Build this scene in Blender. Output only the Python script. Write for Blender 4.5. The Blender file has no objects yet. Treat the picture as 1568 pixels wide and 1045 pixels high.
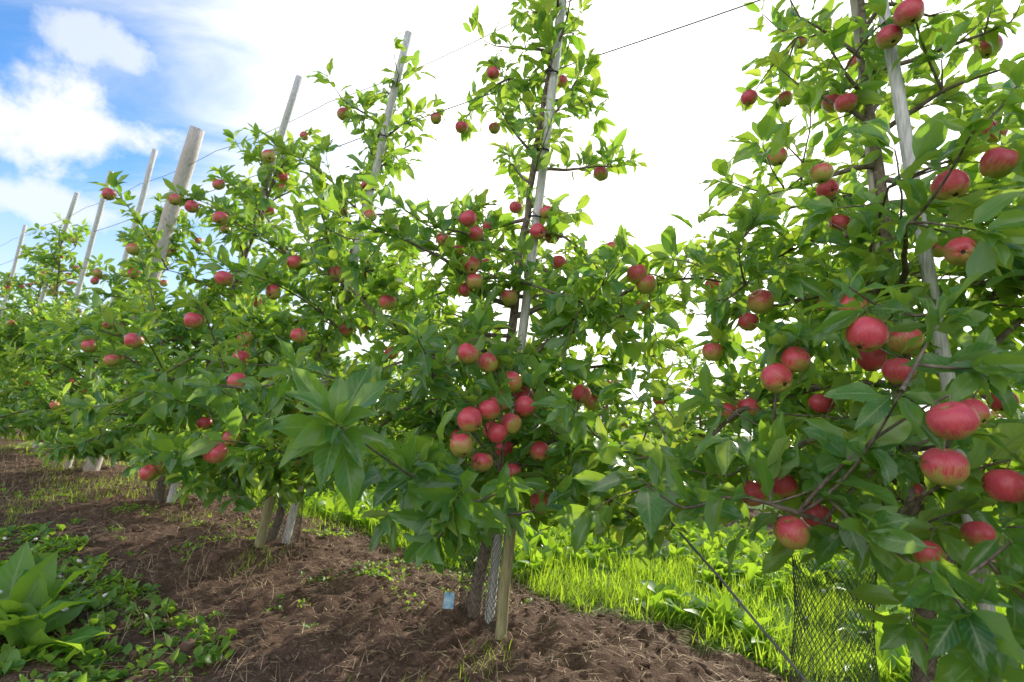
import bpy, math, numpy as np
from mathutils import Vector, Matrix
rng=np.random.default_rng(7)
sc=bpy.context.scene
sc.view_settings.view_transform='Standard'; sc.view_settings.look='None'; sc.view_settings.exposure=0
def nrm(v): return v/np.maximum(np.linalg.norm(v,axis=-1,keepdims=True),1e-9)
# ---------------- camera
p,r=math.radians(8),math.radians(5)
CAM=np.array([0,0,.85]); f=800.
F=np.array([0,math.cos(p),math.sin(p)]); up0=np.array([0,-math.sin(p),math.cos(p)]); r0=np.array([1.,0,0])
RR=math.cos(r)*r0+math.sin(r)*up0; UU=math.cos(r)*up0-math.sin(r)*r0
ROW=np.array([-.818,.576,0]); NRM=np.array([.576,.818,0]); T0=np.array([-.06,2.33,0])
cam=bpy.data.cameras.new('camera'); co=bpy.data.objects.new('camera',cam); sc.collection.objects.link(co)
M=Matrix.Identity(4)
for i in range(3):
    M[i][0]=RR[i];M[i][1]=UU[i];M[i][2]=-F[i];M[i][3]=CAM[i]
co.matrix_world=M
cam.sensor_width=36; cam.lens=36*f/1568; cam.clip_start=.02; cam.clip_end=3000
cam.dof.use_dof=True; cam.dof.focus_distance=1.6; cam.dof.aperture_fstop=4.5
sc.camera=co
SUN=nrm(np.array([.517,.932,.553])); az=math.atan2(.517,.932); el=math.asin(SUN[2])
# ---------------- material helpers
def mat(name):
    m=bpy.data.materials.new(name); m.use_nodes=True; nt=m.node_tree; nt.nodes.clear(); return m,nt
def N(nt,t,**k):
    n=nt.nodes.new(t)
    for a,b in k.items(): setattr(n,a,b)
    return n
def mth(nt,op,a,b=None,c=None,clamp=False):
    n=nt.nodes.new('ShaderNodeMath'); n.operation=op; n.use_clamp=clamp
    for i,x in enumerate((a,b,c)):
        if x is None: continue
        if isinstance(x,(int,float)): n.inputs[i].default_value=x
        else: nt.links.new(x,n.inputs[i])
    return n.outputs[0]
def ramp(nt,fac,stops):
    n=nt.nodes.new('ShaderNodeValToRGB'); e=n.color_ramp.elements
    while len(e)<len(stops): e.new(.5)
    for i,(q,c) in enumerate(stops):
        e[i].position=q; e[i].color=(*c,1)
    nt.links.new(fac,n.inputs[0]); return n.outputs[0]
def mixc(nt,fac,a,b,mode='MIX'):
    n=nt.nodes.new('ShaderNodeMix'); n.data_type='RGBA'; n.blend_type=mode
    for i,x in ((0,fac),(6,a),(7,b)):
        if isinstance(x,(int,float)): n.inputs[i].default_value=x
        elif isinstance(x,tuple): n.inputs[i].default_value=(*x,1)
        else: nt.links.new(x,n.inputs[i])
    return n.outputs[2]
def noise(nt,scale,detail=4,vec=None,rough=.55,dist=0):
    n=N(nt,'ShaderNodeTexNoise'); n.inputs['Scale'].default_value=scale; n.inputs['Detail'].default_value=detail
    n.inputs['Roughness'].default_value=rough; n.inputs['Distortion'].default_value=dist
    if vec is not None: nt.links.new(vec,n.inputs['Vector'])
    return n.outputs['Fac']
def pos(nt): return N(nt,'ShaderNodeNewGeometry').outputs['Position']
def attr(nt,name,o='Fac'): return N(nt,'ShaderNodeAttribute',attribute_name=name).outputs[o]
def bump(nt,h,strength,dist):
    b=N(nt,'ShaderNodeBump'); b.inputs['Strength'].default_value=strength; b.inputs['Distance'].default_value=dist
    nt.links.new(h,b.inputs['Height']); return b.outputs[0]

def leaf_material(name,stops,back,trans,tw=.38,rough=.38,veins=True,spec=.45):
    m,nt=mat(name); L=nt.links
    rnd=attr(nt,'rnd')
    col=ramp(nt,rnd,stops)
    bs=N(nt,'ShaderNodeBsdfPrincipled')
    tc=mixc(nt,mth(nt,'MULTIPLY',rnd,.8),trans[0],trans[1])
    if veins:
        uv=N(nt,'ShaderNodeUVMap').outputs[0]
        sep=N(nt,'ShaderNodeSeparateXYZ'); L.new(uv,sep.inputs[0])
        u=mth(nt,'ABSOLUTE',mth(nt,'SUBTRACT',sep.outputs[0],.5)); v=sep.outputs[1]
        w=mth(nt,'SINE',mth(nt,'MULTIPLY',mth(nt,'SUBTRACT',v,mth(nt,'MULTIPLY',u,.45)),62))
        vein=mth(nt,'POWER',mth(nt,'MULTIPLY_ADD',w,.5,.5),5)
        mid=mth(nt,'LESS_THAN',u,.035)
        vm=mth(nt,'MAXIMUM',mth(nt,'MULTIPLY',vein,.40),mth(nt,'MULTIPLY',mid,.85))
        dk=mth(nt,'MULTIPLY',mth(nt,'SUBTRACT',.5,u),.6)
        col=mixc(nt,dk,col,(.015,.065,.014))
        col=mixc(nt,vm,col,(.26,.38,.14))
        tc=mixc(nt,mth(nt,'MULTIPLY',vm,.6),tc,(.16,.30,.02))
    bf=N(nt,'ShaderNodeNewGeometry').outputs['Backfacing']
    col=mixc(nt,mth(nt,'MULTIPLY',bf,.7),col,back)
    L.new(col,bs.inputs['Base Color']); bs.inputs['Specular IOR Level'].default_value=spec
    L.new(mth(nt,'MULTIPLY_ADD',bf,.3,rough),bs.inputs['Roughness'])
    tr=N(nt,'ShaderNodeBsdfTranslucent')
    L.new(tc,tr.inputs[0])
    mx=N(nt,'ShaderNodeMixShader'); mx.inputs[0].default_value=tw
    L.new(bs.outputs[0],mx.inputs[1]); L.new(tr.outputs[0],mx.inputs[2])
    o=N(nt,'ShaderNodeOutputMaterial'); L.new(mx.outputs[0],o.inputs[0]); return m
LEAF=leaf_material('apple_leaf',[(0,(.020,.095,.028)),(.35,(.045,.165,.036)),(.65,(.105,.265,.045)),(1,(.32,.42,.10))],(.23,.35,.18),((.33,.66,.03),(.82,.90,.09)),tw=.43,rough=.25,spec=.65)
GRASSM=leaf_material('grass_blade',[(0,(.08,.18,.02)),(.5,(.14,.28,.03)),(.9,(.22,.34,.05)),(1,(.35,.32,.13))],(.18,.30,.06),((.52,.80,.03),(.72,.86,.06)),tw=.52,rough=.5,veins=False,spec=.3)
WEEDM=leaf_material('weed_leaf',[(0,(.05,.18,.03)),(.5,(.10,.26,.035)),(1,(.24,.38,.06))],(.16,.3,.09),((.46,.78,.03),(.64,.82,.05)),tw=.45,rough=.42)
def simple(name,c1,c2,scale,rough=.8,bs_=.5,bd=.004,stretch=None,spec=.3,metal=0):
    m,nt=mat(name); L=nt.links
    v=pos(nt)
    if stretch:
        mp=N(nt,'ShaderNodeMapping'); mp.inputs['Scale'].default_value=stretch; L.new(v,mp.inputs[0]); v=mp.outputs[0]
    n=noise(nt,scale,4,v); col=ramp(nt,n,[(.3,c1),(.7,c2)])
    b=N(nt,'ShaderNodeBsdfPrincipled'); L.new(col,b.inputs['Base Color']); b.inputs['Roughness'].default_value=rough
    b.inputs['Specular IOR Level'].default_value=spec; b.inputs['Metallic'].default_value=metal
    if bs_>.3: L.new(bump(nt,n,bs_,bd),b.inputs['Normal'])
    o=N(nt,'ShaderNodeOutputMaterial'); L.new(b.outputs[0],o.inputs[0]); return m
BARK=simple('apple_bark',(.09,.065,.05),(.27,.22,.17),60,.85,.8,.004)
STAKE=simple('weathered_wood',(.40,.385,.37),(.76,.74,.71),30,.85,.8,.004,(6,6,.5))
STAKEG=simple('mossy_wood',(.20,.18,.09),(.40,.36,.20),30,.9,.6,.003,(6,6,.5))
POST=simple('round_post_wood',(.42,.36,.32),(.64,.58,.53),20,.85,.7,.004,(5,5,.6))
WIRE=simple('steel_wire',(.10,.10,.11),(.22,.22,.24),40,.5,.1,.001,None,.5,.6)
TIE=simple('rubber_tie',(.01,.01,.01),(.03,.03,.035),40,.6,.1,.001)
NET=simple('guard_mesh_plastic',(.04,.045,.035),(.10,.105,.08),40,.6,.1,.001)
STRAW=simple('dry_straw',(.32,.22,.13),(.66,.52,.34),15,.8,.2,.001)
CLOD=simple('soil_clod',(.08,.045,.033),(.19,.12,.088),30,.95,.2,.005)
TAG=simple('blue_tag',(.12,.35,.55),(.55,.70,.78),45,.5,.1,.001)
PETAL=simple('clover_white',(.6,.58,.55),(.8,.78,.75),45,.7,.1,.001)
def apple_material():
    m,nt=mat('apple_skin'); L=nt.links
    lp=N(nt,'ShaderNodeAttribute',attribute_name='lpos').outputs['Vector']
    bl=attr(nt,'blush'); rn=attr(nt,'rnd')
    sp=N(nt,'ShaderNodeSeparateXYZ'); L.new(lp,sp.inputs[0])
    off=N(nt,'ShaderNodeCombineXYZ'); L.new(mth(nt,'MULTIPLY',rn,37),off.inputs[0])
    va=N(nt,'ShaderNodeVectorMath',operation='ADD'); L.new(lp,va.inputs[0]); L.new(off.outputs[0],va.inputs[1])
    n1=noise(nt,1.3,3,va.outputs[0])
    mp=N(nt,'ShaderNodeMapping'); mp.inputs['Scale'].default_value=(8,8,1.0); L.new(va.outputs[0],mp.inputs[0])
    n2=noise(nt,1.8,4,mp.outputs[0])
    redf=mth(nt,'ADD',mth(nt,'ADD',mth(nt,'MULTIPLY',bl,.9),mth(nt,'MULTIPLY',mth(nt,'SUBTRACT',n1,.5),1.6)),mth(nt,'MULTIPLY',mth(nt,'SUBTRACT',n2,.5),1.6))
    redf=mth(nt,'ADD',redf,mth(nt,'MULTIPLY_ADD',rn,1.0,.08))
    mr=N(nt,'ShaderNodeMapRange'); mr.interpolation_type='SMOOTHSTEP'; mr.inputs[1].default_value=.05; mr.inputs[2].default_value=1.0; L.new(redf,mr.inputs[0])
    green=mixc(nt,n1,(.28,.34,.06),(.56,.40,.11))
    red=mixc(nt,n2,(.72,.11,.14),(.44,.022,.05))
    col=mixc(nt,mr.outputs[0],green,red)
    vo=N(nt,'ShaderNodeTexVoronoi'); vo.inputs['Scale'].default_value=8; L.new(va.outputs[0],vo.inputs['Vector'])
    dot=mth(nt,'LESS_THAN',vo.outputs['Distance'],.09)
    col=mixc(nt,mth(nt,'MULTIPLY',dot,.45),col,(.76,.54,.36))
    rho=mth(nt,'SQRT',mth(nt,'ADD',mth(nt,'POWER',sp.outputs[0],2),mth(nt,'POWER',sp.outputs[1],2)))
    top=mth(nt,'MULTIPLY',mth(nt,'LESS_THAN',rho,.2),mth(nt,'GREATER_THAN',sp.outputs[2],0))
    col=mixc(nt,mth(nt,'MULTIPLY',top,.7),col,(.28,.22,.06))
    bot=mth(nt,'MULTIPLY',mth(nt,'LESS_THAN',rho,.15),mth(nt,'LESS_THAN',sp.outputs[2],0))
    col=mixc(nt,bot,col,(.05,.035,.02))
    b=N(nt,'ShaderNodeBsdfPrincipled'); L.new(col,b.inputs['Base Color']); b.inputs['Roughness'].default_value=.36
    b.inputs['Specular IOR Level'].default_value=.5
    o=N(nt,'ShaderNodeOutputMaterial'); L.new(b.outputs[0],o.inputs[0]); return m
APPLE=apple_material()
# ---------------- mesh helpers
def mk(name,V,Q,mat_,uv=None,attrs=None,smooth=True,parent=None,link=True):
    me=bpy.data.meshes.new(name); V=np.asarray(V,np.float32); Q=np.asarray(Q,np.int32)
    me.vertices.add(len(V)); me.vertices.foreach_set('co',V.ravel())
    k=Q.shape[1]; me.loops.add(Q.size); me.loops.foreach_set('vertex_index',Q.ravel())
    me.polygons.add(len(Q)); me.polygons.foreach_set('loop_start',np.arange(0,Q.size,k,dtype=np.int32))
    me.polygons.foreach_set('use_smooth',np.full(len(Q),smooth))
    me.update(calc_edges=True)
    if uv is not None:
        l=me.uv_layers.new(name='UVMap'); l.data.foreach_set('uv',np.asarray(uv,np.float32)[Q.ravel()].ravel())
    for a,v in (attrs or {}).items():
        v=np.asarray(v,np.float32)
        if v.ndim==1:
            t=me.attributes.new(a,'FLOAT','POINT'); t.data.foreach_set('value',v)
        else:
            t=me.attributes.new(a,'FLOAT_VECTOR','POINT'); t.data.foreach_set('vector',v.ravel())
    me.materials.append(mat_)
    if not link: return me
    ob=bpy.data.objects.new(name,me); sc.collection.objects.link(ob)
    if parent: ob.parent=parent
    return ob
def empty(name,loc=(0,0,0)):
    e=bpy.data.objects.new(name,None); sc.collection.objects.link(e); e.location=loc; e.empty_display_size=.2; return e
class Tubes:
    def __init__(s): s.V=[];s.Q=[];s.n=0
    def add(s,pts,rad,k=6,cap=True):
        pts=np.asarray(pts,float); m=len(pts); rad=np.broadcast_to(np.asarray(rad,float),(m,))
        t=nrm(np.gradient(pts,axis=0)); ref=np.array([0,0,1.]) if abs(t[0][2])<.8 else np.array([1.,0,0])
        a=nrm(np.cross(t,ref)); b=np.cross(t,a)
        th=np.arange(k)/k*2*np.pi
        ring=pts[:,None]+rad[:,None,None]*(np.cos(th)[None,:,None]*a[:,None]+np.sin(th)[None,:,None]*b[:,None])
        s.V.append(ring.reshape(-1,3))
        i=np.arange(m-1)[:,None]*k+np.arange(k)[None]; j=np.arange(m-1)[:,None]*k+(np.arange(k)+1)%k
        s.Q.append(np.stack([i,j,j+k,i+k],-1).reshape(-1,4)+s.n); s.n+=m*k
        if cap and k==8:
            for base in (0,(m-1)*k):
                o=s.n-m*k+base; s.Q.append(np.array([[o,o+1,o+2,o+3],[o,o+3,o+4,o+7],[o+4,o+5,o+6,o+7]]))
    def build(s,name,mat_,parent=None,smooth=True,link=True): return mk(name,np.concatenate(s.V),np.concatenate(s.Q),mat_,smooth=smooth,parent=parent,link=link)
TT={8:(np.array([0,.12,.19,.31,.45,.61,.77,.9,1.]),np.array([.009,.010,.075,.145,.182,.172,.115,.045,.0])),
    4:(np.array([0,.12,.40,.72,1.]),np.array([.009,.010,.185,.145,.0]))}
def leaves(name,Pb,D,Nn,L,curl,fold,rnd,mat_,hi=True,parent=None,link=True,wid=1.):
    nv=8 if hi else 4; nu=4 if hi else 2
    t,w=TT[nv]; u=np.linspace(-1,1,nu+1); n=len(Pb)
    S=np.cross(D,Nn)
    th=curl[:,None]*np.clip(t-.1,0,1)[None]**1.2-.15
    dt=np.diff(t,prepend=0)[None]
    y=np.cumsum(np.cos(th)*dt,1)*L[:,None]; z=-np.cumsum(np.sin(th)*dt,1)*L[:,None]
    nt_=np.cos(th)[...,None]*Nn[:,None]+np.sin(th)[...,None]*D[:,None]
    sp=Pb[:,None]+y[...,None]*D[:,None]+z[...,None]*Nn[:,None]
    ph=rng.uniform(0,6.28,n); wr=rng.uniform(.85,1.22,n)
    ww=(w[None]*wid*(L*wr)[:,None])
    au=np.abs(u)
    side=ww[:,:,None]*u[None,None]*np.cos(fold)[:,None,None]
    wave=np.sin(t[None,:,None]*13+ph[:,None,None]+np.sign(u)[None,None]*1.3)*(au**2)[None,None]*.045*L[:,None,None]*(w>.04)[None,:,None]
    hh=ww[:,:,None]*au[None,None]*np.sin(fold)[:,None,None]+wave
    tw=rng.normal(0,.35,n)[:,None]*t[None]
    hh=hh+np.sin(tw)[:,:,None]*side
    V=sp[:,:,None]+side[...,None]*S[:,None,None]+hh[...,None]*nt_[:,:,None]
    nr=nv+1; nc=nu+1
    i=np.arange(nv)[:,None]*nc+np.arange(nu)[None]; q=np.stack([i,i+1,i+nc+1,i+nc],-1).reshape(-1,4)
    Q=(q[None]+(np.arange(n)*nr*nc)[:,None,None]).reshape(-1,4)
    uv=np.stack(np.broadcast_arrays((u[None]*.5+.5),t[:,None]),-1).reshape(-1,2)
    uv=np.tile(uv,(n,1))
    return mk(name,V.reshape(-1,3),Q,mat_,uv,{'rnd':np.repeat(rnd,nr*nc)},parent=parent,link=link)
def spheres(name,C,Rr,mat_,hi=True,parent=None,link=True,apple=True,tilt=.35,blushdir=np.array([-.35,-.4,.75])):
    nl,ns=(16,22) if hi else (8,10)
    n=len(C); th=np.linspace(0.02,np.pi-.02,nl); ph=np.arange(ns)/ns*2*np.pi
    s=np.sin(th); c=np.cos(th)
    if apple:
        rad=s*(1+.06*c); z=.97*c-.30*np.exp(-(s/.30)**2)*(c>0)+.17*np.exp(-(s/.24)**2)*(c<0)
    else: rad=s; z=c*.7
    base=np.stack([rad[:,None]*np.cos(ph),rad[:,None]*np.sin(ph),np.broadcast_to(z[:,None],(nl,ns))],-1).reshape(-1,3)
    ax=nrm(np.array([0,0,1.])+rng.normal(0,tilt,(n,3))); x=nrm(np.cross(ax,rng.normal(0,1,(n,3)))); y=np.cross(ax,x)
    RM=np.stack([x,y,ax],1)
    sc3=rng.uniform(.94,1.06,(n,1,3)) if apple else rng.uniform(.5,1.3,(n,1,3))
    lb=base[None]*sc3
    if apple: lb=lb*(1+.03*np.sin(np.arctan2(base[:,1],base[:,0])*5)[None,:,None]*(base[:,2]<0)[None,:,None])
    else: lb=lb*(1+rng.uniform(-.3,.3,(n,len(base),1)))
    W=np.einsum('nvk,nkj->nvj',lb,RM); V=C[:,None]+Rr[:,None,None]*W
    i=np.arange(nl-1)[:,None]*ns+np.arange(ns)[None]; j=np.arange(nl-1)[:,None]*ns+(np.arange(ns)+1)%ns
    q=np.stack([i,i+ns,j+ns,j],-1).reshape(-1,4); Q=(q[None]+(np.arange(n)*len(base))[:,None,None]).reshape(-1,4)
    at={'rnd':np.repeat(rng.random(n),len(base))}
    if apple:
        at['lpos']=np.broadcast_to(base[None],(n,len(base),3)).reshape(-1,3)
        at['blush']=(W@nrm(blushdir)).reshape(-1)
    return mk(name,V.reshape(-1,3),Q,mat_,None,at,parent=parent,link=link),ax
# stakes near the alley are kept clear of leaves where they stand above the hedge
SP=[]
for a,b,z0 in (((.0,2.30,-.1),(.10,2.14,2.93),1.55),((-1.2,3.14,-.1),(-.75,2.75,2.98),1.45),((1.19,1.22,-.1),(.935,1.40,2.75),1.05),((-2.45,4.05,-.1),(-1.655,3.40,3.07),1.9),((-3.75,4.95,-.1),(-2.936,4.355,3.11),1.6)):
    a=np.array(a);b=np.array(b)
    for z in np.arange(z0,b[2],.05): SP.append(a+(b-a)*(z-a[2])/(b[2]-a[2]))
SP=np.array(SP)
# ---------------- tree generator
def reach(z):
    return np.interp(z,[.3,.6,1.2,1.5,1.75,2.3,2.8,3.1],[.60,.90,.92,.66,.38,.32,.26,.12])
def gen_tree(name,base,top,nlimb,hi,apples=None,extra=0,tufts=(),seed=0,link=True,zlo=.42,dens=1.,R_=1.,lscale=1.,zexp=1.5,zmin=.30):
    global rng
    rng=np.random.default_rng(seed)
    base=np.asarray(base,float); top=np.asarray(top,float); H=top[2]-base[2]
    T=Tubes(); par=empty(name,tuple(base)) if link else None
    org=base if link else np.zeros(3)
    s=np.linspace(0,1,22)[:,None]; tr=base+(top-base)*s
    tr[1:,:2]+=np.cumsum(rng.normal(0,.010,(21,2)),0)*np.linspace(1,.4,21)[:,None]
    T.add(tr,np.interp(s[:,0],[0,.05,.5,1],[.036,.027,.018,.006]),8)
    nodes=[];sk=[tr]
    ga=2.39996; L_pos=[];L_ax=[];L_kind=[]
    def tuft(pp,ax,n,k=0):
        for _ in range(n): L_pos.append(pp);L_ax.append(ax);L_kind.append(k)
    zs=zlo+(H*.97-zlo)*np.linspace(0,1,nlimb)**zexp
    for i in range(nlimb):
        z=zs[i]; a=ga*i+rng.uniform(-.5,.5); Lb=reach(z/ H*3.05 if H<2.4 else z)*R_*rng.uniform(.6,1.12)
        h=math.cos(a)*ROW*1.15+math.sin(a)*NRM*.95; e=rng.uniform(-.1,.6)
        if z<.8: e=rng.uniform(-.25,.35)
        if z>1.3: e=rng.uniform(-.15,.35)
        hiz=z>1.75
        if hiz: e=rng.uniform(.3,1.0)
        d=nrm(h*math.cos(e)+np.array([0,0,math.sin(e)]))
        st=base+(top-base)*(z/H); k=np.argmin(np.abs(tr[:,2]-st[2])); st=tr[k]+(st-tr[k])*np.array([0,0,1])
        m=max(4,int(Lb/.06)); pts=[st]
        for j in range(m):
            d=nrm(d+rng.normal(0,.13,3)+np.array([0,0,-.045 if z<1.7 else -.01])); nx_=pts[-1]+d*Lb/m
            if nx_[2]-base[2]<zmin+.08: d=nrm(d*np.array([1,1,0])+[0,0,.15]); nx_=pts[-1]+d*Lb/m
            if link and np.linalg.norm((nx_-CAM)*[1,1,.8])<.80: break
            pts.append(nx_)
        m=len(pts)-1
        if m<2: continue
        pts=np.array(pts); r0_=.006+.009*Lb
        T.add(pts,np.linspace(r0_,.0025,m+1),6 if hi else 4); sk.append(pts)
        dd=nrm(np.gradient(pts,axis=0)); dn=dens*(.72 if hiz else 1)
        for j in range(1,m+1):
            if j/m>.15:
                tuft(pts[j],nrm(dd[j]*.3+rng.normal(0,.6,3)+np.array([0,0,.5])),int(rng.integers(2,6)*dn))
                if rng.random()<.35: nodes.append(pts[j])
            if rng.random()<(.5 if hiz else .68) or j==m:
                tl=rng.uniform(.07,.26) if not hiz else rng.uniform(.05,.16)
                td=nrm(dd[j]*(.5 if j<m else 2)+rng.normal(0,.6,3)+np.array([0,0,.25 if z>.7 else -.1])); q=[pts[j]]
                mm=max(3,int(tl/.025))
                for _ in range(mm):
                    td=nrm(td+rng.normal(0,.1,3)+np.array([0,0,.02])); q.append(q[-1]+td*tl/mm)
                q=np.array(q)
                if link and (np.linalg.norm((q[-1]-CAM)*[1,1,.8])<.72 or q[-1][2]-base[2]<zmin-.02): continue
                T.add(q,np.linspace(.003,.0014,mm+1),4 if hi else 3)
                for x in q[1:-1]: tuft(x,td,1 if rng.random()<dn else 0,1)
                tuft(q[-1],td,int(rng.integers(4,8)*min(dn,1.2)),1)
                if rng.random()<.6: nodes.append(q[-1])
    SK=np.concatenate(sk)
    def connect(tgt,sag=.12,back=0.):
        dist=np.linalg.norm(SK-tgt,axis=1)+np.maximum(0,SK[:,2]-tgt[2])*.5; k=np.argmin(dist); a=SK[k]; l=np.linalg.norm(tgt-a)
        mid=(a+tgt)/2+np.array([0,0,sag*l])+rng.normal(0,.03*l+.002,3)+NRM*back*l
        tt=np.linspace(0,1,max(4,int(l/.05)+2))[:,None]; q=(1-tt)**2*a+2*tt*(1-tt)*mid+tt**2*tgt
        T.add(q,np.linspace(.003+.005*min(l,1),.002,len(q)),5)
        return q
    AC=[];AR=[]
    if apples is not None:
        for c in apples:
            cc=np.array(c[:3]); rr=c[3]
            sp=cc+np.array([0,0,rr*.62])+NRM*.018+rng.normal(0,.008,3)+np.array([0,0,.025])
            q=connect(sp); d=nrm(q[-1]-q[-2]); d=nrm(d+np.array([0,0,.4]))
            T.add([sp,(sp+cc)/2+[0,0,.01],cc+np.array([0,0,rr*.45])],.0014,4)
            tuft(sp,nrm(d+rng.normal(0,.3,3)),8)
            for x in q[2:-1]:
                tuft(x,nrm(rng.normal(0,.5,3)+d),3)
            AC.append(cc);AR.append(rr)
    HT=[]
    for tp,ax,n,ll in tufts:
        tp=np.array(tp,float); q=connect(tp,-.12,.25)
        for x in q[1:-1]: tuft(x,nrm(rng.normal(0,.5,3)+nrm(q[-1]-q[0])),4)
        HT.append((tp,nrm(np.array(ax,float)),n,ll)); SK=np.concatenate([SK,q])
    nod=np.array(nodes)
    if extra:
        for k in rng.choice(len(nod),min(extra,len(nod)),replace=False):
            m=rng.choice([1,1,2,3])
            for _ in range(m):
                cc=nod[k]+np.array([rng.normal(0,.03),rng.normal(0,.03),-.055+rng.normal(0,.02)])
                if cc[2]-base[2]<.5: continue
                if apples is not None and min(np.linalg.norm(np.array(AC)-cc,axis=1))<.07: continue
                if apples is not None and (cc-T0)@NRM<-.45: continue
                AC.append(cc);AR.append(rng.uniform(.027,.037))
                T.add([nod[k],(nod[k]+cc)/2,cc+[0,0,.015]],.0015,3)
    Pb=np.array(L_pos);A=np.array(L_ax);K=np.array(L_kind); n=len(Pb)
    rad=nrm(np.cross(A,rng.normal(0,1,(n,3)))); e=rng.uniform(.4,1.35,n)[:,None]
    D=nrm(np.cos(e)*A+np.sin(e)*rad+np.array([0,0,-.15])+rng.normal(0,.12,(n,3)))
    Nn=A*.5+np.array([0,0,.75])-NRM*.3+rng.normal(0,.45,(n,3))
    L=rng.uniform(.075,.14,n)*lscale
    curl=rng.uniform(.1,1.4,n); rn=np.clip(rng.beta(1.5,2.3,n)+.10*(K==1),0,1)
    hz_=0
    for tp,ax,m,ll in HT:
        a=ax; x=nrm(np.cross(a,[.3,.2,1.])); y=np.cross(a,x)
        ph=np.arange(m)*ga; ee=np.linspace(1.55,.45,m)
        d2=nrm(np.cos(ee)[:,None]*a+np.sin(ee)[:,None]*(np.cos(ph)[:,None]*x+np.sin(ph)[:,None]*y)+np.array([0,0,-.12])+rng.normal(0,.06,(m,3)))
        Pb=np.concatenate([Pb,tp+a*np.linspace(-.05,.0,m)[:,None]]); D=np.concatenate([D,d2]); Nn=np.concatenate([Nn,a*.8+np.array([0,0,.45])+rng.normal(0,.18,(m,3))])
        L=np.concatenate([L,ll*rng.uniform(.8,1.15,m)*np.linspace(1.05,.7,m)]); curl=np.concatenate([curl,rng.uniform(.3,1.1,m)]); rn=np.concatenate([rn,rng.uniform(.15,.7,m)]); hz_+=m
    Nn=nrm(Nn-D*np.sum(D*Nn,1)[:,None])
    mid=Pb+D*L[:,None]*.6
    keep=(mid[:,2]-base[2]>zmin)
    if HT and len(mid)>hz_:
        keep[:-hz_]&=(np.linalg.norm(mid[:-hz_]-HT[0][0]-HT[0][1]*.03,axis=1)>.15)
    if hz_: keep[-hz_:]=True
    # pruning: keep the picker's alley clear, thin leaves on the alley side of each fruit and around the stakes
    if link: keep&=(np.linalg.norm((mid-CAM)*[1,1,.8],axis=1)>.70)
    if apples is not None:
        for c in np.concatenate([apples,np.column_stack([SP,np.full(len(SP),.03)])]):
            cc=np.array(c[:3]); v=nrm(CAM-cc); w=mid-cc; t=np.clip(w@v,0,.6); dst=np.linalg.norm(w-t[:,None]*v,axis=1)
            keep&=~((dst<c[3]*1.4)&(t>0)&(rng.random(len(mid))<(.92 if c[3]!=.03 else .4)))
    Pb,D,Nn,L,curl,rn=[a[keep] for a in (Pb,D,Nn,L,curl,rn)]
    fold=rng.uniform(.1,.7,len(L))
    res=[]
    lf=leaves('leaves',Pb-org,D,Nn,L,curl,fold,rn,LEAF,hi,par,link); res.append(lf)
    T.V=[v-org for v in T.V]
    res.append(T.build('trunk_and_branches',BARK,par,link=link))
    if AC:
        a_,_=spheres('apples',np.array(AC)-org,np.array(AR),APPLE,hi,par,link); res.append(a_)
    return res
# fruit positions and radii in millimetres (x y z r)
FRUIT="""-203 1870 1558 39|-195 2145 1599 39|-160 2497 1765 39|-42 2708 1962 39|-387 2509 1681 39|-187 2020 1422 39|-181 2753 1640 39|-168 2029 1361 39|-27 2181 1342 39|-134 1633 1027 39|-71 1727 1013 39|-223 2599 1039 39|12 1735 958 39|58 1844 918 39|-19 1745 890 39|-104 1579 825 39|19 1662 822 39|-41 1978 785 39|-122 1590 747 39|8 1987 721 39|125 1766 737 39|150 1895 554 39|275 1955 948 39|361 2239 933 39|577 2309 1389 38|418 1779 1375 39|453 1784 1344 39|196 2518 1615 39
437 2408 1678 37|666 1713 1113 39|819 2139 1462 36|858 2111 1430 38|-542 2190 1278 39|-828 2344 1418 39|-826 2724 1848 39|-591 2590 1104 39|627 1142 1024 39|591 1149 980 39|892 1485 958 39|771 1168 1165 39|658 956 1055 39|865 1133 1088 39|858 1231 1058 39|656 1391 702 39|736 1387 727 39|588 1076 666 39|827 1397 660 39|662 1567 912 39|719 1564 931 39|682 801 899 39|732 878 827 39|837 882 804 39|1095 1416 737 39|837 1395 1603 39|999 1634 1679 39|823 1621 1771 39|1037 1986 2234 38|856 1914 2176 39|1049 1688 2028 39|980 1510 1907 39|949 1278 1950 39|953 1213 1968 39|902 1046 1412 39|965 1002 1448 39|1379 1441 1808 39|994 1562 1533 39|1236 1845 2311 33|1084 1953 2472 32|1429 1709 1535 34|1311 1380 997 39|146 2613 2660 35|-410 2916 2518 39|-212 2865 2499 34|368 2454 2072 39|649 2234 969 39
-959 1802 637 41|-1010 1994 672 39|-1269 2064 1111 39|-1247 2185 1317 39|-1633 2736 1764 39|-1113 2359 1310 39|-1027 2339 1454 39|-1234 2402 1001 39|-1074 2096 885 39|-1063 2411 941 39|-977 2385 1125 39|-1653 2291 1027 41|-2283 2840 1021 39|-2156 2850 954 39|-2677 3450 1210 39|-2301 3041 1630 39|-2078 2997 1943 39|-1977 3002 1910 39|-2029 3313 2188 39|-1609 2481 441 39|-1706 2684 432 39|-1120 2914 2534 39|-1284 2462 2013 39|-2473 2997 1940 39|-1325 2589 1112 39|-1489 2650 677 39|-2538 3402 1554 39
810 1080 1010 34|900 1010 930 34|930 1040 700 35|880 1000 1250 34|800 1000 660 34|-60 1640 700 34|40 1800 660 33|-50 1600 860 36|60 1700 880 35|-20 1640 790 35"""
al=np.array([[int(v)/1000 for v in q.split()] for q in FRUIT.replace('\n','|').split('|')])
al[:,3]*=np.random.default_rng(3).uniform(.86,1.,len(al)); al[al[:,0]>.5,3]*=.88
base_k=lambda k: T0+ROW*1.51*k
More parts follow.
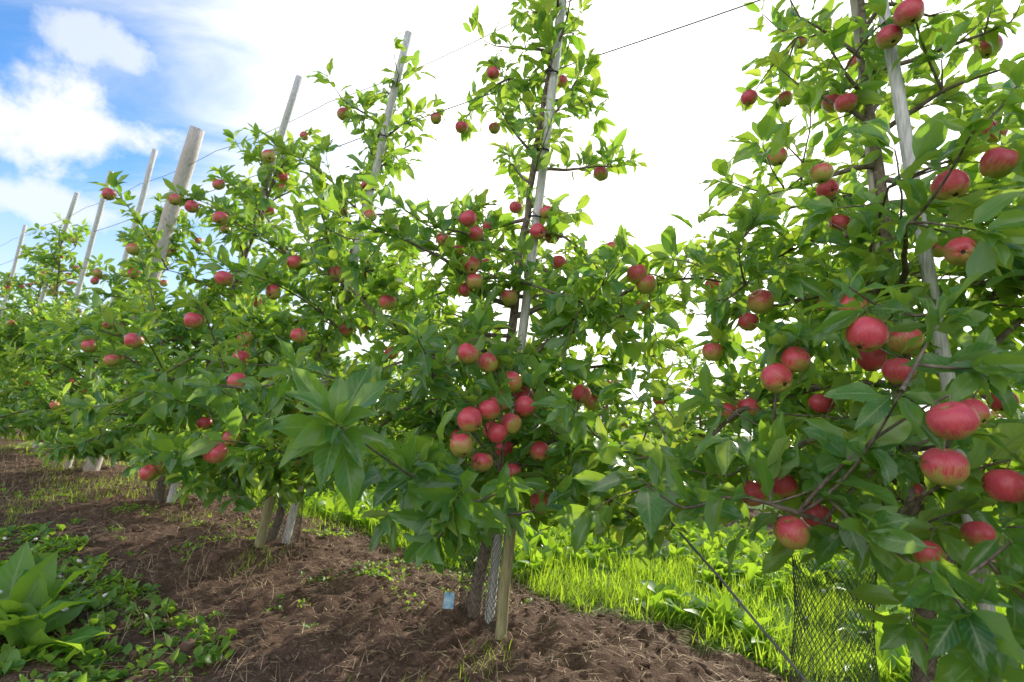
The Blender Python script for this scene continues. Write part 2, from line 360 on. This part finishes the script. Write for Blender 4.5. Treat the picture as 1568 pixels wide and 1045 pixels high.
idx=np.round((al[:,:3]-T0)@ROW/1.51).astype(int)
TUF={-1:[((.638,.845,.942),(-.3,-.9,.1),11,.10),((.675,.834,.664),(-.5,-.5,-.7),10,.10),((.802,.877,1.432),(-.5,-.6,.3),10,.09),((.704,.791,.608),(-.4,-.6,-.5),10,.09),
 ((.58,1.342,1.36),(-.2,-.3,.9),10,.12),((.877,.865,1.522),(-.3,-.3,.8),9,.09),((.772,.924,1.099),(-.4,-.8,.3),11,.09),((.634,.968,1.147),(-.4,-.6,.6),9,.09),
 ((.577,1.116,.811),(-.4,-.8,-.2),9,.10),((.782,.838,.996),(-.3,-.8,.1),10,.1),((.552,1.423,.784),(-.4,-.7,-.2),9,.11),((.626,1.332,1.434),(-.1,-.3,.9),9,.11),
 ((.80,.84,.72),(-.4,-.7,-.2),11,.1),((.86,.80,.80),(-.4,-.7,.0),11,.1),((.9,.85,.6),(-.4,-.6,-.4),11,.1),((.85,.95,.5),(-.4,-.6,-.4),11,.1),((.84,.90,.42),(-.4,-.6,-.4),11,.1),((.95,.80,.45),(-.4,-.6,-.4),11,.1),((.86,.86,.34),(-.4,-.6,-.2),11,.1),((.80,1.05,.52),(-.5,-.5,-.5),10,.11),((.80,.92,.28),(-.4,-.6,.1),11,.1)],
 0:[((-.328,1.037,.802),(.12,-.8,.45),17,.16),((-.097,1.293,.631),(-.2,-.6,-.75),14,.135),((.297,1.695,1.364),(-.2,-.6,.6),9,.12),((.165,1.408,.89),(-.2,-.8,.1),9,.11),
 ((-.269,1.488,1.04),(-.2,-.6,.6),9,.12),((.024,1.336,.682),(.1,-.8,-.4),10,.12),((-.17,1.35,.74),(-.3,-.8,-.3),10,.12),((-.25,1.42,.70),(-.3,-.7,-.4),10,.13),((-.03,1.45,.58),(-.1,-.6,-.7),10,.12),((.16,1.5,.62),(.1,-.6,-.5),10,.11),
 ((-.14,1.30,.54),(-.3,-.4,-.8),11,.125)],
 1:[((-1.004,1.816,.863),(.1,-.8,.2),10,.13),((-.659,1.603,.941),(.1,-.7,.5),9,.13),((-.712,2.317,1.607),(0,-.4,.9),8,.12),((-.95,2.0,.62),(.1,-.7,-.5),10,.13),((-1.25,2.05,.60),(.1,-.7,-.4),10,.12)],2:[((-1.485,2.226,.816),(.1,-.8,.2),9,.12),((-1.6,2.5,.55),(.1,-.6,-.5),10,.12)]}
tops={-1:(1.02,1.57,2.75),0:(.10,2.22,2.8),1:(-.80,2.83,2.75),2:(-1.72,3.48,2.55),3:(-3.2,4.6,2.35)}
for k in (-1,0,1,2,3):
    ap=al[idx==k] if k>-1 else al[idx<=-1]
    if k==3: ap=al[idx>=3]
    gen_tree('apple_tree',base_k(k),tops[k],[52,56,56,54,50][k+1],k<2,ap if len(ap) else None,[18,26,40,60,62][k+1],TUF.get(k,()),seed=20+k,lscale=[.95,1,1,1.05,1.05][k+1],dens=[1.05,1.35,1.35,1.4,1.4][k+1],
      zlo=[.72,.52,.38,.36,.36][k+1],zexp=[1.35,1.75,1.7,1.6,1.5][k+1],zmin=[.56,.46,.32,.28,.28][k+1])
# variants for the rest of the plantation
VAR=[gen_tree('v',(0,0,0),(.05+.1*i,-.05,2.25+.12*i),42,False,None,95,(),seed=90+i,link=False,dens=1.25,lscale=1.1) for i in range(3)]
rng=np.random.default_rng(5)
def inst(loc,zmul=1.):
    e=empty('apple_tree',loc); v=VAR[rng.integers(3)]
    e.rotation_euler=(0,0,rng.choice([0,math.pi])+rng.uniform(-.3,.3)); e.scale=(1,1,zmul*rng.uniform(.93,1.05))
    for me,n in zip(v,('leaves','trunk_and_branches','apples')):
        o=bpy.data.objects.new(n,me); sc.collection.objects.link(o); o.parent=e
for k in range(4,20): inst(base_k(k),.98)
inst(base_k(-2),1.1)
for k in range(-5,14): inst(T0+NRM*5.2+ROW*(1.5*k+.4),.72)
# ---------------- stakes
def stake(name,a,b,r,mat_,parent=None,k=8):
    T=Tubes(); a=np.array(a,float);b=np.array(b,float); s=np.linspace(0,1,14)[:,None]; q=a+(b-a)*s+rng.normal(0,.002,(14,3))
    T.add(q,r*(1+rng.normal(0,.03,14)),k); return T.build(name,mat_,parent)
def obj_stake(a,b,r,name='wooden_stake',m=STAKE,ties=()):
    e=empty(name); stake('shaft',a,b,r,m,e)
    a=np.array(a,float);b=np.array(b,float)
    for t in ties:
        T=Tubes(); c=a+(b-a)*t; th=np.linspace(0,2*np.pi,13); T.add(np.stack([c[0]+np.cos(th)*(r+.008)-.008,c[1]+np.sin(th)*(r+.008)-.01,c[2]+np.sin(th*1.)*.01],-1),.004,5)
        T.add([c+[0,-r,.0],c+[-.02,-r-.02,.01],c+[-.035,-r-.02,-.015]],.003,4); T.build('tie',TIE,e)
obj_stake((.0,2.30,-.1),(.10,2.14,2.93),.020,ties=(.82,.70,.6,.52))
obj_stake((-1.2,3.14,-.1),(-.75,2.75,2.98),.023,ties=(.7,.8))
obj_stake((-2.45,4.05,-.1),(-1.655,3.40,3.07),.024,ties=(.75,))
obj_stake((-4.0,5.0,-.1),(-3.646,4.855,3.11),.024)
obj_stake((-5.2,6.0,-.1),(-4.58,5.513,3.127),.024)
obj_stake((-6.6,7.0,-.1),(-5.435,6.115,3.06),.024)
for k in (6,7,9,10,12): 
    q=base_k(k); obj_stake(q,q+np.array([.3,-.2,2.95]),.022)
obj_stake((1.19,1.22,-.1),(.935,1.40,2.75),.016,ties=(.56,.8))
obj_stake((1.19,1.46,-.1),(1.02,1.60,2.9),.014,m=POST,ties=(.7,.5))
obj_stake((-3.75,4.95,-.1),(-2.936,4.355,3.11),.062,name='round_trellis_post',m=POST)
obj_stake((-1.29,3.0,-.1),(-1.2,3.02,1.0),.028,m=STAKEG)
obj_stake((.055,2.14,-.1),(.06,2.18,1.0),.023,m=STAKEG)
obj_stake((-4.05,4.9,-.1),(-3.85,4.95,1.0),.03,m=STAKEG)
# wires
def wire(pts,r,sag=.03):
    T=Tubes(); pts=np.array(pts,float); out_=[]
    for a,b in zip(pts[:-1],pts[1:]):
        for t in np.linspace(0,1,9)[:-1]: out_.append(a+(b-a)*t-np.array([0,0,sag*4*t*(1-t)]))
    out_.append(pts[-1]); T.add(out_,r,5); T.build('trellis_wire',WIRE)
W1=np.array([.173,2.166,2.446]); 
wire([W1-ROW*(2.6)]+[W1+ROW*1.51*k for k in range(-1,22)],.0028,.008)
wire([np.array([-.12,2.372,2.80])+ROW*1.51*k for k in range(-3,22)],.0022,.03)
wire([(.439,1.979,.73),(.69,1.68,.42),(1.06,1.26,.0)],.0042,.01)
# tree guards
def guard(c,r,h,ellip=1.):
    T=Tubes(); c=np.array(c,float); nn=int(2*np.pi*r/.016)
    for sgn in (1,-1):
        for i in range(nn):
            t=np.linspace(0,1,max(6,int(h/.02))); a=i/nn*2*np.pi+sgn*t*h/r*.6
            rr=r*(1+.06*np.sin(a*2+1)+.05*np.sin(t*7))
            T.add(np.stack([c[0]+rr*np.cos(a)*ellip,c[1]+rr*np.sin(a),c[2]+t*h],-1),.0009,3)
    T.build('mesh_tree_guard',NET)
guard(base_k(0)+[-.0,-.0,-.02],.06,.55); guard(base_k(0)+[.09,-.15,-.02],.035,.45)
guard(base_k(1)+[.05,-.03,-.02],.10,.5); guard(base_k(-1)+[.0,.0,-.02],.05,.62); guard(base_k(3),.09,.5)
guard(np.array([1.06,1.70,.0]),.11,.48); guard(base_k(2),.08,.5)
# tag
e=empty('plant_tag')
c=np.array([-.16,2.20,.10]); V=[];Q=[]
g=[(x,y) for y in np.linspace(-.03,.03,5) for x in (-.02,0,.02)]
V=[c+np.array([x,.004*math.sin(y*90)+.1*x,y]) for x,y in g]; V+= [v+[0,.0015,0] for v in V]
for i in range(4):
    for j in range(2): a=i*3+j; Q+= [[a,a+1,a+4,a+3],[a+15,a+18,a+19,a+16]]
mk('label',V,Q,TAG,parent=e); T=Tubes(); T.add([c+[0,0,.028],c+[.03,.03,.06],c+[.09,.1,.05]],.0015,4); T.build('string',TIE,e)
# ---------------- ground
def vn(x,y,s=0):
    xi=np.floor(x);yi=np.floor(y);fx=x-xi;fy=y-yi; fx=fx*fx*(3-2*fx);fy=fy*fy*(3-2*fy)
    h=lambda a,b:(np.sin(a*127.1+b*311.7+s*74.7)*43758.5453)%1
    return (h(xi,yi)*(1-fx)+h(xi+1,yi)*fx)*(1-fy)+(h(xi,yi+1)*(1-fx)+h(xi+1,yi+1)*fx)*fy
def grassmask(x,y):
    pe=(x-T0[0])*NRM[0]+(y-T0[1])*NRM[1]; w=(vn(x*2.2,y*2.2,3)-.5)*.35+(vn(x*7,y*7,4)-.5)*.2
    pp=np.mod(pe+w+1.45,4.7)
    return np.clip((pp-2.0)/.15,0,1)*np.clip((4.75-pp)/.1,0,1)
def gh(x,y):
    pe=(x-T0[0])*NRM[0]+(y-T0[1])*NRM[1]; near=np.exp(-((x**2+(y-3)**2)/60))
    g=grassmask(x,y)
    h=.05*np.exp(-(pe/.5)**2)-.045
    h=h+(vn(x*1.3,y*1.3,1)-.5)*.05+(vn(x*5,y*5,2)-.5)*.04*(1-g*.6)
    rough=(vn(x*16,y*16,5)-.5)*.030+(vn(x*38,y*38,6)-.5)*.020
    return h+rough*near*(1-g*.7)
def axis(a,b,step,far):
    c=list(np.arange(a,b,step)); s=step; x=c[-1]; rgt=[]
    while x<far: s*=1.13; x+=s; rgt.append(x)
    s=step;x=c[0];lft=[]
    while x>-far: s*=1.13; x-=s; lft.append(x)
    return np.array(lft[::-1]+c+rgt)
X=axis(-4.6,3.2,.016,900);Y=axis(1.2,5.2,.016,900)
gx,gy=np.meshgrid(X,Y); gz=gh(gx,gy)
nx,ny=len(X),len(Y); i=np.arange(ny-1)[:,None]*nx+np.arange(nx-1)[None]
gm,nt=mat('soil_and_turf'); L=nt.links
pp=pos(nt); g=attr(nt,'grass')
n1=noise(nt,3,4,pp); n2=noise(nt,28,6,pp,.7); n3=noise(nt,120,3,pp,.7)
soil=ramp(nt,n2,[(.25,(.062,.035,.025)),(.5,(.14,.083,.059)),(.75,(.27,.18,.13))])
soil=mixc(nt,mth(nt,'MULTIPLY',n1,.4),soil,(.24,.16,.118))
vo=N(nt,'ShaderNodeTexVoronoi'); vo.inputs['Scale'].default_value=55; L.new(pp,vo.inputs['Vector'])
soil=mixc(nt,mth(nt,'MULTIPLY',mth(nt,'LESS_THAN',vo.outputs['Distance'],.22),.4),soil,(.40,.29,.20))
turf=ramp(nt,n3,[(.3,(.04,.10,.015)),(.7,(.14,.27,.035))])
col=mixc(nt,g,soil,turf)
b=N(nt,'ShaderNodeBsdfPrincipled'); L.new(col,b.inputs['Base Color']); b.inputs['Roughness'].default_value=.95; b.inputs['Specular IOR Level'].default_value=.15
L.new(bump(nt,mth(nt,'ADD',n2,mth(nt,'MULTIPLY',n3,.5)),1.,.03),b.inputs['Normal'])
o=N(nt,'ShaderNodeOutputMaterial'); L.new(b.outputs[0],o.inputs[0])
mk('ground',np.stack([gx,gy,gz],-1).reshape(-1,3),np.stack([i,i+1,i+nx+1,i+nx],-1).reshape(-1,4),gm,None,{'grass':grassmask(gx,gy).ravel()})
# ---------------- grass
def blades(name,xy,h,w,mat_,lie=False,parent=None):
    n=len(xy); z=gh(xy[:,0],xy[:,1]); B=np.column_stack([xy,z]); a=rng.uniform(0,6.28,n); d=np.column_stack([np.cos(a),np.sin(a),np.zeros(n)]); s=np.column_stack([-np.sin(a),np.cos(a),np.zeros(n)])
    t=np.array([0,.35,.7,1.]); 
    if lie: lean=rng.uniform(1.2,1.5,n); cv=rng.uniform(-.2,.5,n); B[:,2]+=.006
    else: lean=rng.uniform(.0,.45,n); cv=rng.uniform(.1,1.3,n)
    th=lean[:,None]+cv[:,None]*t[None]; dt=np.diff(t,prepend=0)
    hx=np.cumsum(np.sin(th)*dt,1)*h[:,None]; hz=np.cumsum(np.cos(th)*dt,1)*h[:,None]
    c=B[:,None]+hx[...,None]*d[:,None]; c[...,2]+=hz
    ww=np.array([1,.9,.6,.08])[None]*w[:,None]
    V=np.stack([c-s[:,None]*ww[...,None],c+s[:,None]*ww[...,None]],2)
    q=np.array([[0,1,3,2],[2,3,5,4],[4,5,7,6]]); Q=(q[None]+(np.arange(n)*8)[:,None,None]).reshape(-1,4)
    uv=np.tile(np.array([[0,0],[1,0],[0,.35],[1,.35],[0,.7],[1,.7],[0,1],[1,1.]]),(n,1))
    return mk(name,V.reshape(-1,3),Q,mat_,uv,{'rnd':np.repeat(rng.beta(2,2.5,n),8)},parent=parent)
def scat(n,a0,a1,p0,p1,mask=True,thr=.5):
    a=rng.uniform(a0,a1,n);q=rng.uniform(p0,p1,n); xy=(T0+a[:,None]*ROW+q[:,None]*NRM)[:,:2]
    if mask: xy=xy[grassmask(xy[:,0],xy[:,1])>rng.uniform(.1,thr*2,len(xy))]
    return xy
xy=scat(80000,-3,3.2,.4,4.2); xy=xy[vn(xy[:,0]*6,xy[:,1]*6,9)>rng.uniform(0,.7,len(xy))]
blades('grass',xy,rng.uniform(.05,.15,len(xy)),rng.uniform(.0018,.0035,len(xy)),GRASSM)
xy=scat(30000,3,16,.4,4.2); blades('grass',xy,rng.uniform(.08,.2,len(xy)),rng.uniform(.004,.008,len(xy)),GRASSM)
xy=scat(12000,-3,9,-3.2,-.7); blades('grass',xy,rng.uniform(.05,.12,len(xy)),rng.uniform(.002,.004,len(xy)),GRASSM)
xy=scat(24000,-2,8,-1.5,1.0,False); xy=xy[vn(xy[:,0]*2.5,xy[:,1]*2.5,12)>.64]; blades('grass',xy,rng.uniform(.02,.08,len(xy)),rng.uniform(.001,.002,len(xy)),GRASSM)
# straw
xy=scat(13000,-1.6,6,-1.4,1.0,False); blades('dry_straw',xy,rng.uniform(.02,.12,len(xy))*rng.uniform(.4,1,len(xy)),rng.uniform(.0006,.0016,len(xy)),STRAW,lie=True)
xy=scat(4500,-1.6,6,-1.5,.9,False);xy=xy[vn(xy[:,0]*1.5,xy[:,1]*1.5,33)>.55]; blades('dry_grass_tuft',xy,rng.uniform(.04,.14,len(xy)),rng.uniform(.0006,.0012,len(xy)),STRAW)
# clods
xy=scat(8000,-1.6,6,-1.5,1.0,False); rr=rng.gamma(2,.0028,len(xy))+.0015
spheres('soil_clods',np.column_stack([xy,gh(xy[:,0],xy[:,1])]),rr,CLOD,False,apple=False,tilt=1.)
# weeds
def weeds(name,centers,nl,Lr,mat_,el=(.1,.8),hi=False,wid=1.,spread=.0):
    n=len(centers); c=np.repeat(centers,nl,0); m=len(c); c[:,:2]+=rng.normal(0,spread,(m,2)) if spread else 0
    c[:,2]=gh(c[:,0],c[:,1])+.003
    a=rng.uniform(0,6.28,m); e=rng.uniform(*el,m); D=np.column_stack([np.cos(a)*np.cos(e),np.sin(a)*np.cos(e),np.sin(e)])
    Nn=np.array([0,0,1.])+rng.normal(0,.2,(m,3)); Nn=nrm(Nn-D*np.sum(D*Nn,1)[:,None])
    leaves(name,c,D,Nn,rng.uniform(*Lr,m),rng.uniform(.3,1.4,m),rng.uniform(.1,.5,m),rng.beta(2,2,m),mat_,hi,wid=wid)
def c3(xy): return np.column_stack([xy,np.zeros(len(xy))])
xy=scat(1500,-2.5,3.5,.7,3.5); xy=xy[vn(xy[:,0]*2,xy[:,1]*2,15)>.35]; weeds('dandelion_weeds',c3(xy),8,(.08,.19),WEEDM,(.5,1.3),False,1.,.02)
xy=scat(3200,-2,6,-1.5,1.1,False); m_=(vn(xy[:,0]*2.0,xy[:,1]*2.0,17)*.7+.6*vn(xy[:,0]*6,xy[:,1]*6,18)+.16*np.clip(-(xy@NRM[:2]-T0[:2]@NRM[:2]),0,1.5)>.87); xy=xy[m_]; weeds('chickweed',c3(xy),9,(.012,.032),WEEDM,(.1,1.2),False,1.6,.022)
weeds('dock_weed',np.array([[-1.50,1.84,0],[-1.60,1.98,0],[-1.72,2.0,0]]),11,(.16,.32),WEEDM,(.3,1.25),True,1.1,.03)
xy=scat(260,.4,2.6,-1.5,-.75,False); weeds('clover_weeds',c3(xy),8,(.03,.06),WEEDM,(.3,1.3),False,1.5,.02)
xy=np.concatenate([scat(120,-2.5,3,.9,3.5),scat(25,.6,2.2,-1.45,-.9,False)]); z=gh(xy[:,0],xy[:,1])+rng.uniform(.06,.14,len(xy))
spheres('clover_flowers',np.column_stack([xy,z]),rng.uniform(.006,.010,len(xy)),PETAL,False,apple=False)
# ---------------- lights & sky
sl=bpy.data.lights.new('sun','SUN'); sl.energy=5; sl.angle=math.radians(.6); sl.color=(1,.94,.82)
so=bpy.data.objects.new('sun',sl); sc.collection.objects.link(so); so.rotation_euler=Vector(SUN).to_track_quat('Z','Y').to_euler()
w=bpy.data.worlds.new('World'); sc.world=w; w.use_nodes=True; nt=w.node_tree; nt.nodes.clear(); L=nt.links
sky=N(nt,'ShaderNodeTexSky',sky_type='NISHITA'); sky.sun_disc=False; sky.sun_elevation=el; sky.sun_rotation=az; sky.air_density=1.; sky.dust_density=.3; sky.ozone_density=2.
tc=N(nt,'ShaderNodeTexCoord').outputs['Generated']
def dotv(v,d):
    n=N(nt,'ShaderNodeVectorMath',operation='DOT_PRODUCT'); L.new(v,n.inputs[0]); n.inputs[1].default_value=tuple(d); return n.outputs['Value']
sd=dotv(tc,SUN)
sep=N(nt,'ShaderNodeSeparateXYZ'); L.new(tc,sep.inputs[0])
den=mth(nt,'ADD',mth(nt,'MAXIMUM',sep.outputs[2],0),.25)
cb=N(nt,'ShaderNodeCombineXYZ'); L.new(mth(nt,'DIVIDE',sep.outputs[0],den),cb.inputs[0]); L.new(mth(nt,'DIVIDE',sep.outputs[1],den),cb.inputs[1])
mp=N(nt,'ShaderNodeMapping'); mp.inputs['Rotation'].default_value=(0,0,.6); mp.inputs['Scale'].default_value=(.9,2.4,1); L.new(cb.outputs[0],mp.inputs[0])
n1=noise(nt,1.5,6,mp.outputs[0],.55,.6); n2=noise(nt,9,6,tc,.62,.1)
def mr(v,a,b): 
    n=N(nt,'ShaderNodeMapRange'); n.interpolation_type='SMOOTHSTEP'; n.inputs[1].default_value=a; n.inputs[2].default_value=b; L.new(v,n.inputs[0]); return n.outputs[0]
cov=mth(nt,'ADD',mth(nt,'MULTIPLY',mth(nt,'SUBTRACT',n1,.5),.8),sd)
m1=mr(cov,.34,.80)
def blob(c,size,sq=1.6):
    sub=N(nt,'ShaderNodeVectorMath',operation='SUBTRACT'); L.new(tc,sub.inputs[0]); sub.inputs[1].default_value=tuple(c)
    sc_=N(nt,'ShaderNodeVectorMath',operation='MULTIPLY'); L.new(sub.outputs[0],sc_.inputs[0]); sc_.inputs[1].default_value=(1,1,sq)
    ln=N(nt,'ShaderNodeVectorMath',operation='LENGTH'); L.new(sc_.outputs[0],ln.inputs[0])
    v=mth(nt,'ADD',mth(nt,'DIVIDE',ln.outputs['Value'],size),mth(nt,'MULTIPLY',mth(nt,'SUBTRACT',n2,.5),3.6))
    return mth(nt,'SUBTRACT',1,mr(v,.35,1.35))
bl=mth(nt,'MAXIMUM',mth(nt,'MAXIMUM',blob((-.633,.691,.350),.085),blob((-.683,.651,.325),.085)),mth(nt,'MULTIPLY',blob((-.581,.673,.457),.07,2.4),.7))
bl=mth(nt,'MAXIMUM',bl,mth(nt,'MULTIPLY',blob((-.691,.683,.235),.09,3),.8))
m=mth(nt,'MAXIMUM',m1,bl)
hz=mr(sep.outputs[2],.38,.0); m=mth(nt,'MAXIMUM',m,mth(nt,'MULTIPLY',hz,.75))
back=mr(mth(nt,'MULTIPLY',sd,-1),-.15,.35); m=mth(nt,'MAXIMUM',m,mth(nt,'MULTIPLY',back,.95))
cl=mixc(nt,mr(sd,.45,.9),(7.0,7.2,7.4),(14,13.8,13.2))
cl=mixc(nt,back,cl,(11.6,11.7,11.9))
skyc=mixc(nt,1.,sky.outputs[0],(.80,1.3,1.75),'MULTIPLY')
colr=mixc(nt,m,skyc,cl)
bg=N(nt,'ShaderNodeBackground'); L.new(colr,bg.inputs[0]); bg.inputs[1].default_value=.15
o=N(nt,'ShaderNodeOutputWorld'); L.new(bg.outputs[0],o.inputs[0])
